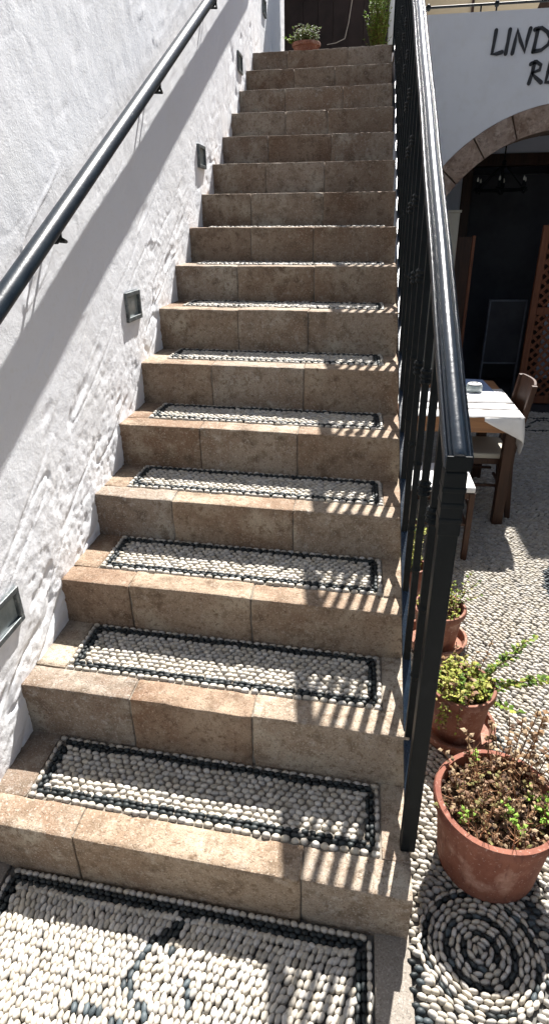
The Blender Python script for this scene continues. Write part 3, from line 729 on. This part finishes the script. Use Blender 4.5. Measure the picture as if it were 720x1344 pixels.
def sprig(lm, tm, pts, pal, ls=.012, dens=140, rt=.0018):
    tm.tube(pts, [rt, rt * .9] + [rt * .7] * (len(pts) - 2), 5, random.choice([(1, 1, 1), (1.5, 1.3, 1), (.8, .7, .7)]))
    for a, b in zip(pts[:-1], pts[1:]):
        a = Vector(a); b = Vector(b); n = max(1, int((b - a).length * dens))
        for _ in range(n):
            p = a.lerp(b, random.random()); c = random.choice(pal); f = random.uniform(.7, 1.25)
            leaf(lm, p, (b - a).normalized() * .5 + rdir(), (0, 0, 1), ls * random.uniform(.7, 1.4), ls * random.uniform(.32, .5), tuple(q * f for q in c))
def pot(name, label, c, rt, rb, h, rimh=.03, group='terracotta pots beside the stairs', saucer=False, tint=(1, 1, 1), wall=.014):
    t = thing(name, label, 'flower pot', c, group); mb = MB()
    mb.lathe([(0, .0), (rb, .0), (rb + .002, .006), (rt - .012, h - rimh), (rt - .010, h - rimh + .001), (rt - .001, h - rimh + .004), (rt, h - .006), (rt - .004, h), (rt - wall + .002, h + .0005), (rt - wall, h - .005), (rt - wall - .003, h - .05), (0, h - .05)], c, 56, tint, .006)
    mb.build('pot_body', M['terracotta'], t, smooth=True).modifiers.new('e', 'EDGE_SPLIT').split_angle = math.radians(50)
    mb = MB(); vs = []; fs = []; nr_, na = 9, 36
    rr = rt - wall - .002
    for a in range(nr_ + 1):
        for b in range(na):
            th = 2 * math.pi * b / na; r = rr * a / nr_
            vs.append((c[0] + r * math.cos(th), c[1] + r * math.sin(th), c[2] + h - .034 + random.uniform(-.006, .006)))
    for a in range(nr_):
        for b in range(na): fs.append((a * na + b, a * na + (b + 1) % na, (a + 1) * na + (b + 1) % na, (a + 1) * na + b))
    mb.add(vs, fs); mb.build('soil', M['soil'], t, smooth=True)
    if saucer:
        s = thing('pot_saucer', 'round terracotta saucer under ' + saucer, 'saucer', c, 'terracotta saucers'); mb = MB(); rs = rb + .045
        cs = (c[0], c[1], .0)
        mb.lathe([(0, .002), (rs - .012, .002), (rs, .036), (rs - .001, .040), (rs - .007, .040), (rs - .017, .014), (0, .013)], cs, 48, tint, .004)
        mb.build('dish', M['terracotta'], s, smooth=True).modifiers.new('e', 'EDGE_SPLIT').split_angle = math.radians(50)
        mb = MB(); mb.lathe([(rs - .002, .0385), (rs + .002, .041), (rs + .0015, .045), (rs - .008, .045), (rs - .0085, .040)], cs, 48, tint); mb.build('rim', M['terracotta'], s, smooth=True)
    return t
def in_disc(c, r):
    a = random.uniform(0, 2 * math.pi); q = r * math.sqrt(random.random()); return (c[0] + q * math.cos(a), c[1] + q * math.sin(a))
def curve_up(x, y, z, h, lean, n=4, ang=None):
    a = random.uniform(0, 2 * math.pi) if ang is None else ang; pts = []
    for k in range(n + 1):
        u = k / n; pts.append((x + math.cos(a) * lean * u ** 1.4 + random.uniform(-.003, .003), y + math.sin(a) * lean * u ** 1.4 + random.uniform(-.003, .003), z + h * u))
    return pts
# large dry pot
c = (1.315, .462, 0.0); H = .232
pot('flower_pot', 'large terracotta pot of withered plants, nearest of the pots beside the stair foot', c, .157, .124, H, .030, tint=(1.05, .92, .9), wall=.019)
pl = thing('withered_plant', 'mostly dry brown leafy plant with a few green sprigs in the largest pot', 'plant', (c[0], c[1], H - .03), 'potted plants beside the stairs')
lmb = MB(); tmb = MB()
for _ in range(150):
    x, y = in_disc(c, .122); hh = random.uniform(.02, .08) * (1.0 if y > .42 else .6)
    sprig(lmb, tmb, curve_up(x, y, H - .034, hh, random.uniform(0, .04), 3), random.choice([DRY, DRY, DRY, [(.20, .19, .07), (.26, .22, .09)]]), .0135, 105, .0014)
for _ in range(260):
    x, y = in_disc(c, .130); cc = random.choice(DRY); f = random.uniform(.5, 1.1)
    leaf(lmb, (x, y, H - .03 + random.uniform(0, .018)), rdir(.4), (0, 0, 1), random.uniform(.009, .018), random.uniform(.004, .007), tuple(q * f for q in cc))
for (x, y) in ((1.225, .40), (1.232, .41), (1.335, .42), (1.345, .41), (1.33, .435), (1.41, .45), (1.42, .47), (1.40, .48), (1.425, .44), (1.28, .58), (1.35, .39), (1.415, .41)):
    for _ in range(2): sprig(lmb, tmb, curve_up(x, y, H - .03, random.uniform(.03, .06), .012, 3), [(.22, .42, .05), (.30, .48, .08)], .014, 110, .0012)
for (x, y, h, l, a) in ((1.39, .57, .14, .09, .8), (1.42, .54, .12, .11, .2), (1.36, .59, .12, .06, 1.4), (1.44, .48, .13, .09, .1), (1.40, .56, .10, .13, .5), (1.37, .56, .16, .05, 1.2), (1.41, .52, .19, .06, .3), (1.34, .58, .12, .05, 1.9), (1.43, .50, .22, .09, .5), (1.27, .59, .10, .03, 2.2), (1.40, .55, .20, .07, 1.0), (1.43, .46, .17, .06, -.2), (1.22, .55, .07, .04, 2.7), (1.31, .59, .13, .03, 1.4), (1.38, .57, .17, .09, .9)):
    sprig(lmb, tmb, curve_up(x, y, H - .03, h, l, 5, a), DRY[:4], .019, 100, .002)
for _ in range(60):
    x, y = in_disc(c, .125); a = random.uniform(0, 6.28); q = curve_up(x, y, H - .034, random.uniform(.05, .13), random.uniform(.0, .05), 5, a)
    g_ = random.uniform(1.2, 2.6); tmb.tube(q, [.0013, .0012, .0011, .001, .0008, .0005], 5, (g_, g_ * .95, g_ * .85))
    for k in (2, 3):
        b_ = a + random.choice((-1, 1)) * random.uniform(.6, 1.3); p0_ = Vector(q[k]); p1_ = p0_ + Vector((math.cos(b_) * .02, math.sin(b_) * .02, .018))
        tmb.tube([p0_, p0_.lerp(p1_, .5) + Vector((0, 0, -.002)), p1_], [.0009, .0008, .0005], 4, (g_, g_ * .95, g_ * .85))
lf = lmb.build('leaves', M['leaf'], pl); tmb.build('stems', M['twig'], pl)
# second pot
c = (1.295, .905, .014); H = .19
pot('flower_pot', 'middle terracotta pot of yellow-green succulents standing in a saucer, just behind the largest pot', c, .108, .078, H, .024, saucer='the pot of yellow-green succulents')
pl = thing('succulent_plant', 'yellow-green succulent with trailing shoots in the middle pot', 'plant', (c[0], c[1], H - .02), 'potted plants beside the stairs')
lmb = MB(); tmb = MB(); zz = c[2] + H - .034
for _ in range(105):
    x, y = in_disc(c, .092); sprig(lmb, tmb, curve_up(x, y, zz, random.uniform(.03, .095), random.uniform(0, .06), 3), random.choice([YEL, GREEN, YEL, YEL, DRY]), .017, 120, .0015)
for (x, y, h, l, a) in ((1.37, .90, .03, .13, .05), (1.37, .88, .05, .17, .25), (1.36, .92, .12, .13, .4), (1.375, .86, -.02, .10, -.3), (1.36, .95, .15, .16, .25), (1.37, .93, .04, .20, -.05)):
    sprig(lmb, tmb, curve_up(x, y, zz + .02, h, l, 6, a), GREEN + YEL[:1], .0185, 230, .0017)
for (x, y, h, l, a) in ((1.31, .98, .13, .03, 1.2), (1.33, .97, .10, .03, .8), (1.28, .99, .12, .02, 1.5), (1.35, .96, .16, .05, .6)):
    sprig(lmb, tmb, curve_up(x, y, zz, h, l, 5, a), DRY + YEL[:1], .011, 110, .0018)
for _ in range(16):
    a = random.uniform(math.pi * .85, math.pi * 1.6); x, y = c[0] + .098 * math.cos(a), c[1] + .098 * math.sin(a)
    pts = [(x, y, zz + .03), (x + .02 * math.cos(a), y + .02 * math.sin(a), zz + .02), (x + .028 * math.cos(a), y + .028 * math.sin(a), zz - random.uniform(.02, .09))]
    sprig(lmb, tmb, pts, YEL + DRY[:2], .011, 150, .0014)
lmb.build('leaves', M['leaf'], pl); tmb.build('stems', M['twig'], pl)
# trailing dry runner lying on the pebbles
# third pot
c = (1.278, 1.365, .014); H = .17
pot('flower_pot', 'third terracotta pot from the front, pale-rimmed, partly hidden by the railing post', c, .103, .074, H, .026, saucer='the third pot from the front, behind the railing post', tint=(1.15, 1.2, 1.2))
pl = thing('leafy_plant', 'sparse green plant with brown leaves in the third pot from the front', 'plant', (c[0], c[1], H - .02), 'potted plants beside the stairs')
lmb = MB(); tmb = MB(); zz = c[2] + H - .034
for _ in range(52):
    x, y = in_disc(c, .08); sprig(lmb, tmb, curve_up(x, y, zz, random.uniform(.03, .13), random.uniform(0, .05), 4), random.choice([GREEN, YEL, DRY]), .0125, 100, .0016)
for (h, l, a) in ((.12, .09, .3), (.15, .07, .6), (.08, .10, 0)):
    sprig(lmb, tmb, curve_up(1.34, 1.40, zz, h, l, 5, a), YEL + GREEN, .014, 120, .0018)
lmb.build('leaves', M['leaf'], pl); tmb.build('stems', M['twig'], pl)
# fourth pot
c = (1.185, 1.66, .0); H = .19
pot('flower_pot', 'rearmost terracotta pot seen only between the balusters', c, .075, .058, H, .022)
pl = thing('leafy_plant', 'yellow-green bushy plant in the rearmost pot, seen between the balusters', 'plant', (c[0], c[1], H - .02), 'potted plants beside the stairs')
lmb = MB(); tmb = MB(); zz = c[2] + H - .034
for _ in range(48):
    x, y = in_disc(c, .055); sprig(lmb, tmb, curve_up(x, y, zz, random.uniform(.06, .22), random.uniform(0, .10), 4), random.choice([GREEN, YEL, YEL]), .0135, 90, .0016)
lmb.build('leaves', M['leaf'], pl); tmb.build('stems', M['twig'], pl)
# stair head pot and bush
c = (.39, 5.35, 2.719); H = .140
pot('flower_pot', 'small terracotta pot at the head of the stairs', c, .115, .085, H, .03, group='terracotta pots at the stair head')
pl = thing('bushy_herb', 'grey-green bushy herb in the small pot at the head of the stairs', 'plant', (c[0], c[1], 2.83), 'plants at the stair head')
lmb = MB(); tmb = MB()
for _ in range(130):
    x, y = in_disc(c, .09); sprig(lmb, tmb, curve_up(x, y, 2.825, random.uniform(.05, .15), random.uniform(0, .06), 3), [(.10, .15, .05), (.14, .19, .07), (.07, .11, .03), (.18, .22, .09)], .015, 150, .0015)
for _ in range(10):
    x, y = in_disc(c, .04); sprig(lmb, tmb, curve_up(x - .07, y, 2.83, random.uniform(.04, .08), .08, 3, math.pi), GREEN, .022, 120, .0015)
lmb.build('leaves', M['leaf'], pl); tmb.build('stems', M['twig'], pl)
c = (.965, 5.55, 2.719); 
pot('flower_pot', 'terracotta pot in front of the white pier, hidden below the top step', c, .085, .06, .12, .025, group='terracotta pots at the stair head')
pl = thing('feathery_bush', 'bright green feathery bush beside the white pier at the head of the stairs', 'bush', (c[0], c[1], 2.84), 'plants at the stair head')
lmb = MB(); tmb = MB()
for _ in range(190):
    x, y = in_disc(c, .05); sprig(lmb, tmb, curve_up(x, y, 2.80, random.uniform(.10, .45), random.uniform(.0, .10), 4), [(.12, .24, .02), (.18, .30, .04), (.07, .15, .015), (.22, .34, .05)], .014, 110, .0012)
lmb.build('leaves', M['leaf'], pl); tmb.build('stems', M['twig'], pl)
# ------------------------------------------------------------------ table and chairs
TZ = .63
tb = thing('dining_table', 'square wooden dining table with white runners under the terrace wall', 'table', (1.45, 2.8, 0))
tx0, tx1, ty0, ty1 = 1.09 + .06, 1.772, 2.435, 3.25
mb = MB(); mb.box(tx0, tx1, ty0, ty1, TZ - .022, TZ); mb.build('tabletop', M['table_wood'], tb, bevel=.003)
mb = MB(); mb.box(tx0 + .02, tx1 - .02, ty0 + .012, ty0 + .03, TZ - .085, TZ - .0225); mb.box(tx0 + .02, tx1 - .02, ty1 - .03, ty1 - .012, TZ - .085, TZ - .0225)
mb.box(tx1 - .03, tx1 - .014, ty0 + .03, ty1 - .03, TZ - .085, TZ - .0225); mb.box(tx0 + .014, tx0 + .03, ty0 + .03, ty1 - .03, TZ - .085, TZ - .0225); mb.build('apron', M['table_wood'], tb, bevel=.002)
for x in (tx0 + .012, tx1 - .068):
    for y in (ty0 + .035, ty1 - .095):
        mb = MB(); mb.box(x, x + .056, y, y + .056, 0, TZ - .023); mb.build('leg', M['wood'], tb, bevel=.003)
# white runners lying across the table with brown gaps between
for k, (a, b) in enumerate(((2.432, 2.565), (2.577, 2.69), (2.702, 3.02))):
    mb = MB(); n = 24; vs = []; fs = []
    for i in range(n + 1):
        x = tx0 + .002 + (tx1 + .003 - tx0 - .002) * i / n
        for (yy, s) in ((a + .004 * math.sin(i * .8 + k), 0), (b + .004 * math.sin(i * .6 + k * 2), 1)):
            z = TZ + .003 + .002 * abs(math.sin(i * .9 + k))
            vs += [(x, yy, z), (x, yy, z - .0025)]
    for i in range(n):
        q = i * 4; w = q + 4; fs += [(q, w, w + 2, q + 2), (q + 1, q + 3, w + 3, w + 1), (q, q + 1, w + 1, w), (q + 2, w + 2, w + 3, q + 3)]
    fs += [(0, 2, 3, 1), (n * 4, n * 4 + 1, n * 4 + 3, n * 4 + 2)]
    mb.add(vs, fs); o = mb.build('table_runner', M['cloth'], smooth=True)
    tag(o, ['white cloth runner nearest the viewer along the front edge of the table', 'middle white cloth runner between two thin brown gaps on the table', 'rear white cloth runner under the glass jar on the table'][k], 'table runner', 'white runners on the table')
# tablecloth corner hanging over the near right corner
mb = MB(); n = 14; m2 = 12; vs = []; fs = []
def cl(u, v):
    # u along the edge: 0 on the front side .. .6 the corner .. 1 on the right side; v downwards
    if u < .62:
        s = u / .62; x = 1.575 + (1.768 - 1.575) * s; dep = .018 + .105 * s ** 1.0; y = ty0 - .006 - .010 * math.sin(v * 2.4) - .006 * math.sin(s * 7) * v
        return (x + .012 * v * s, y, TZ + .004 - dep * v - .002)
    s = (u - .62) / .38; dep = .123 + .10 * math.sin(min(1, s * 1.7) * math.pi / 2) - .15 * max(0, s - .45) ** .8
    x = 1.772 + .012 * math.sin(v * 2) + .018 * math.sin(s * 3) * v - .03 * v * v * s; y = ty0 - .004 + .13 * s - .02 * v * (1 - s)
    return (x, y, TZ + .004 - dep * v - .002)
for i in range(n * 2 + 1):
    for j in range(m2 + 1): vs.append(cl(i / (2 * n), j / m2))
for i in range(2 * n):
    for j in range(m2): q = i * (m2 + 1) + j; fs.append((q, q + 1, q + m2 + 2, q + m2 + 1))
mb.add(vs, fs); o = mb.build('cloth_corner', M['cloth'], smooth=True); sd = o.modifiers.new('t', 'SOLIDIFY'); sd.thickness = .002
tag(o, 'corner of white tablecloth hanging down over the near right corner of the table', 'tablecloth')
mb = MB()
def sheetp(pts, z, th, m, name, label, cat, grp=None):
    mb = MB(); k = len(pts); vs = [(x, y, z + (th if s else 0)) for s in (0, 1) for (x, y) in pts]
    mb.add(vs, [tuple(range(k))[::-1], tuple(range(k, 2 * k))] + [(a, (a + 1) % k, k + (a + 1) % k, k + a) for a in range(k)])
    return tag(mb.build(name, m), label, cat, grp)
sheetp([(1.46, 2.84), (1.70, 2.85), (1.762, 2.925), (1.68, 2.98), (1.50, 2.99)], TZ + .0062, .003, M['paper'], 'menu_sheet', 'white paper sheet under the glass jar on the table', 'paper')
sheetp([(1.50, 2.965), (1.715, 2.935), (1.70, 3.22), (1.52, 3.25)], TZ + .0095, .002, M['bluepaper'], 'menu_sheet', 'blue-grey menu sheet lying behind the glass jar', 'paper')
t = thing('glass_jar', 'low round glass jar with a perforated lid on the papers on the table', 'jar', (1.60, 2.93, TZ + .012))
mb = MB(); c = (1.60, 2.93, TZ + .0122); mb.lathe([(0, .0), (.040, .0), (.046, .006), (.046, .032), (.038, .041), (.031, .041), (.040, .032), (.040, .008), (0, .006)], c, 28); mb.build('bowl', M['lampglass'], t, smooth=True)
mb = MB(); mb.lathe([(.0, .045), (.012, .047), (.036, .045), (.040, .042), (.040, .0415)], c, 28); lid = mb.build('lid', M['cloth'], t, smooth=True)
for s in (-1, 1):
    mb = MB(); mb.lathe([(0, .0495), (.007, .0495), (.007, .045)], (c[0] + s * .012, c[1], c[2]), 10); mb.build('hole', M['iron'], lid)
def chair(label, seatrect, zs, backside, zb, seatmat, wood, group='dark wooden chairs at the table'):
    x0, x1, y0, y1 = seatrect; t = thing('dining_chair', label, 'chair', ((x0 + x1) / 2, (y0 + y1) / 2, 0), group)
    mb = MB(); mb.box(x0 + .004, x1 - .004, y0 + .004, y1 - .004, zs - .03, zs); mb.build('seat', seatmat, t, bevel=.008)
    mb = MB(); mb.box(x0 + .01, x1 - .01, y0 + .01, y1 - .01, zs - .065, zs - .031); mb.build('seat_frame', wood, t, bevel=.003)
    for x in (x0, x1):
        for y in (y0, y1):
            xa = x + (.002 if x == x0 else -.030); ya = y + (.002 if y == y0 else -.030)
            hi = (backside == 'x+' and x == x1) or (backside == 'x-' and x == x0)
            mb = MB()
            if hi:
                s = 1 if backside == 'x+' else -1
                v = []
                for (zq, dx) in ((0, .03 * s), (zs - .07, 0), (zs, 0), (zb, .055 * s)):
                    v += [(xa + dx, ya, zq), (xa + dx + .028, ya, zq), (xa + dx + .028, ya + .028, zq), (xa + dx, ya + .028, zq)]
                f = [(3, 2, 1, 0), (12, 13, 14, 15)]
                for k in range(3):
                    for j in range(4): f.append((k * 4 + j, k * 4 + (j + 1) % 4, (k + 1) * 4 + (j + 1) % 4, (k + 1) * 4 + j))
                # leg thicker outwards so the seat corner rests on it
                mb.add([(q[0] + s * .018, q[1], q[2]) for q in v], f)
            else:
                mb.box(xa, xa + .028, ya, ya + .028, 0, zs - .032)
            mb.build('leg', wood, t, bevel=.003)
    mb = MB()
    for z in (.13, .25):
        mb.box(x0 + .010, x0 + .024, y0 + .03, y1 - .03, z, z + .016); mb.box(x1 - .024, x1 - .010, y0 + .03, y1 - .03, z + .03, z + .046)
    mb.box(x0 + .03, x1 - .03, y0 + .010, y0 + .022, .19, .206); mb.box(x0 + .03, x1 - .03, y1 - .022, y1 - .010, .19, .206); mb.build('stretcher', wood, t, bevel=.002)
    s = 1 if backside == 'x+' else -1; xb = (x1 if s > 0 else x0) + s * .004
    mb = MB(); n = 10; vs = []; fs = []
    for i in range(n + 1):
        u = i / n; y = y0 + .028 + (y1 - y0 - .056) * u; bow = .022 * math.sin(math.pi * u) * s
        for (z, dx) in ((zb - .19, .03 * s), (zb + .004, .052 * s)):
            for w in (0, .014): vs.append((xb + dx + bow + w, y, z))
    for i in range(n):
        q = i * 4; w = q + 4; fs += [(q, w, w + 2, q + 2), (q + 1, q + 3, w + 3, w + 1), (q, q + 1, w + 1, w), (q + 2, w + 2, w + 3, q + 3)]
    fs += [(0, 2, 3, 1), (n * 4, n * 4 + 1, n * 4 + 3, n * 4 + 2)]
    mb.add(vs, fs); mb.build('backrest', wood, t, bevel=.002)
chair('dark wooden chair with curved backrest behind the right side of the table', (1.50, 1.775, 2.555, 2.865), .39, 'x+', .765, M['cream'], M['wood'])
chair('wooden chair with a white seat in front of the table, seen through the balusters', (1.17, 1.505, 2.045, 2.375), .40, 'x-', .60, M['cloth'], M['wood'])
# ------------------------------------------------------------------ light, sky, camera
SUN = Vector((.162, .77, 1.0)).normalized()
el = math.asin(SUN.z); az = math.atan2(SUN.x, SUN.y)
l = bpy.data.lights.new('sun', 'SUN'); l.energy = 5.0; l.angle = math.radians(.53); l.color = (1, .965, .92)
lo = bpy.data.objects.new('sun', l); COL.objects.link(lo); lo.rotation_euler = (-SUN).to_track_quat('-Z', 'Y').to_euler(); lo.location = (2, 6, 9)
w = bpy.data.worlds.new('World'); S.world = w; w.use_nodes = True; nt = w.node_tree; bgn = nt.nodes['Background']
sky = nt.nodes.new('ShaderNodeTexSky'); sky.sky_type = 'NISHITA'; sky.sun_disc = False; sky.sun_elevation = el; sky.sun_rotation = az
nt.links.new(sky.outputs[0], bgn.inputs[0]); bgn.inputs[1].default_value = .05
p = dict(C=(.9127, -.6257, 1.5414), fw=(-.12634223, .89002072, -.43806479), rt=(.99096581, .13326858, -.01504123), up=(-.04499327, .43600758, .89881756))
cam = bpy.data.cameras.new('camera'); co_ = bpy.data.objects.new('camera', cam); COL.objects.link(co_)
r, u, f = Vector(p['rt']), Vector(p['up']), Vector(p['fw'])
co_.matrix_world = Matrix(((r.x, u.x, -f.x, p['C'][0]), (r.y, u.y, -f.y, p['C'][1]), (r.z, u.z, -f.z, p['C'][2]), (0, 0, 0, 1)))
cam.sensor_fit = 'VERTICAL'; cam.sensor_height = 24; cam.lens = 24 * 775.727 / 1344; cam.clip_start = .02; cam.clip_end = 400
S.camera = co_
S.view_settings.view_transform = 'Standard'; S.view_settings.look = 'None'; S.view_settings.gamma = 1; S.view_settings.exposure = 1.6
S.cycles.max_bounces = 8; S.cycles.diffuse_bounces = 5
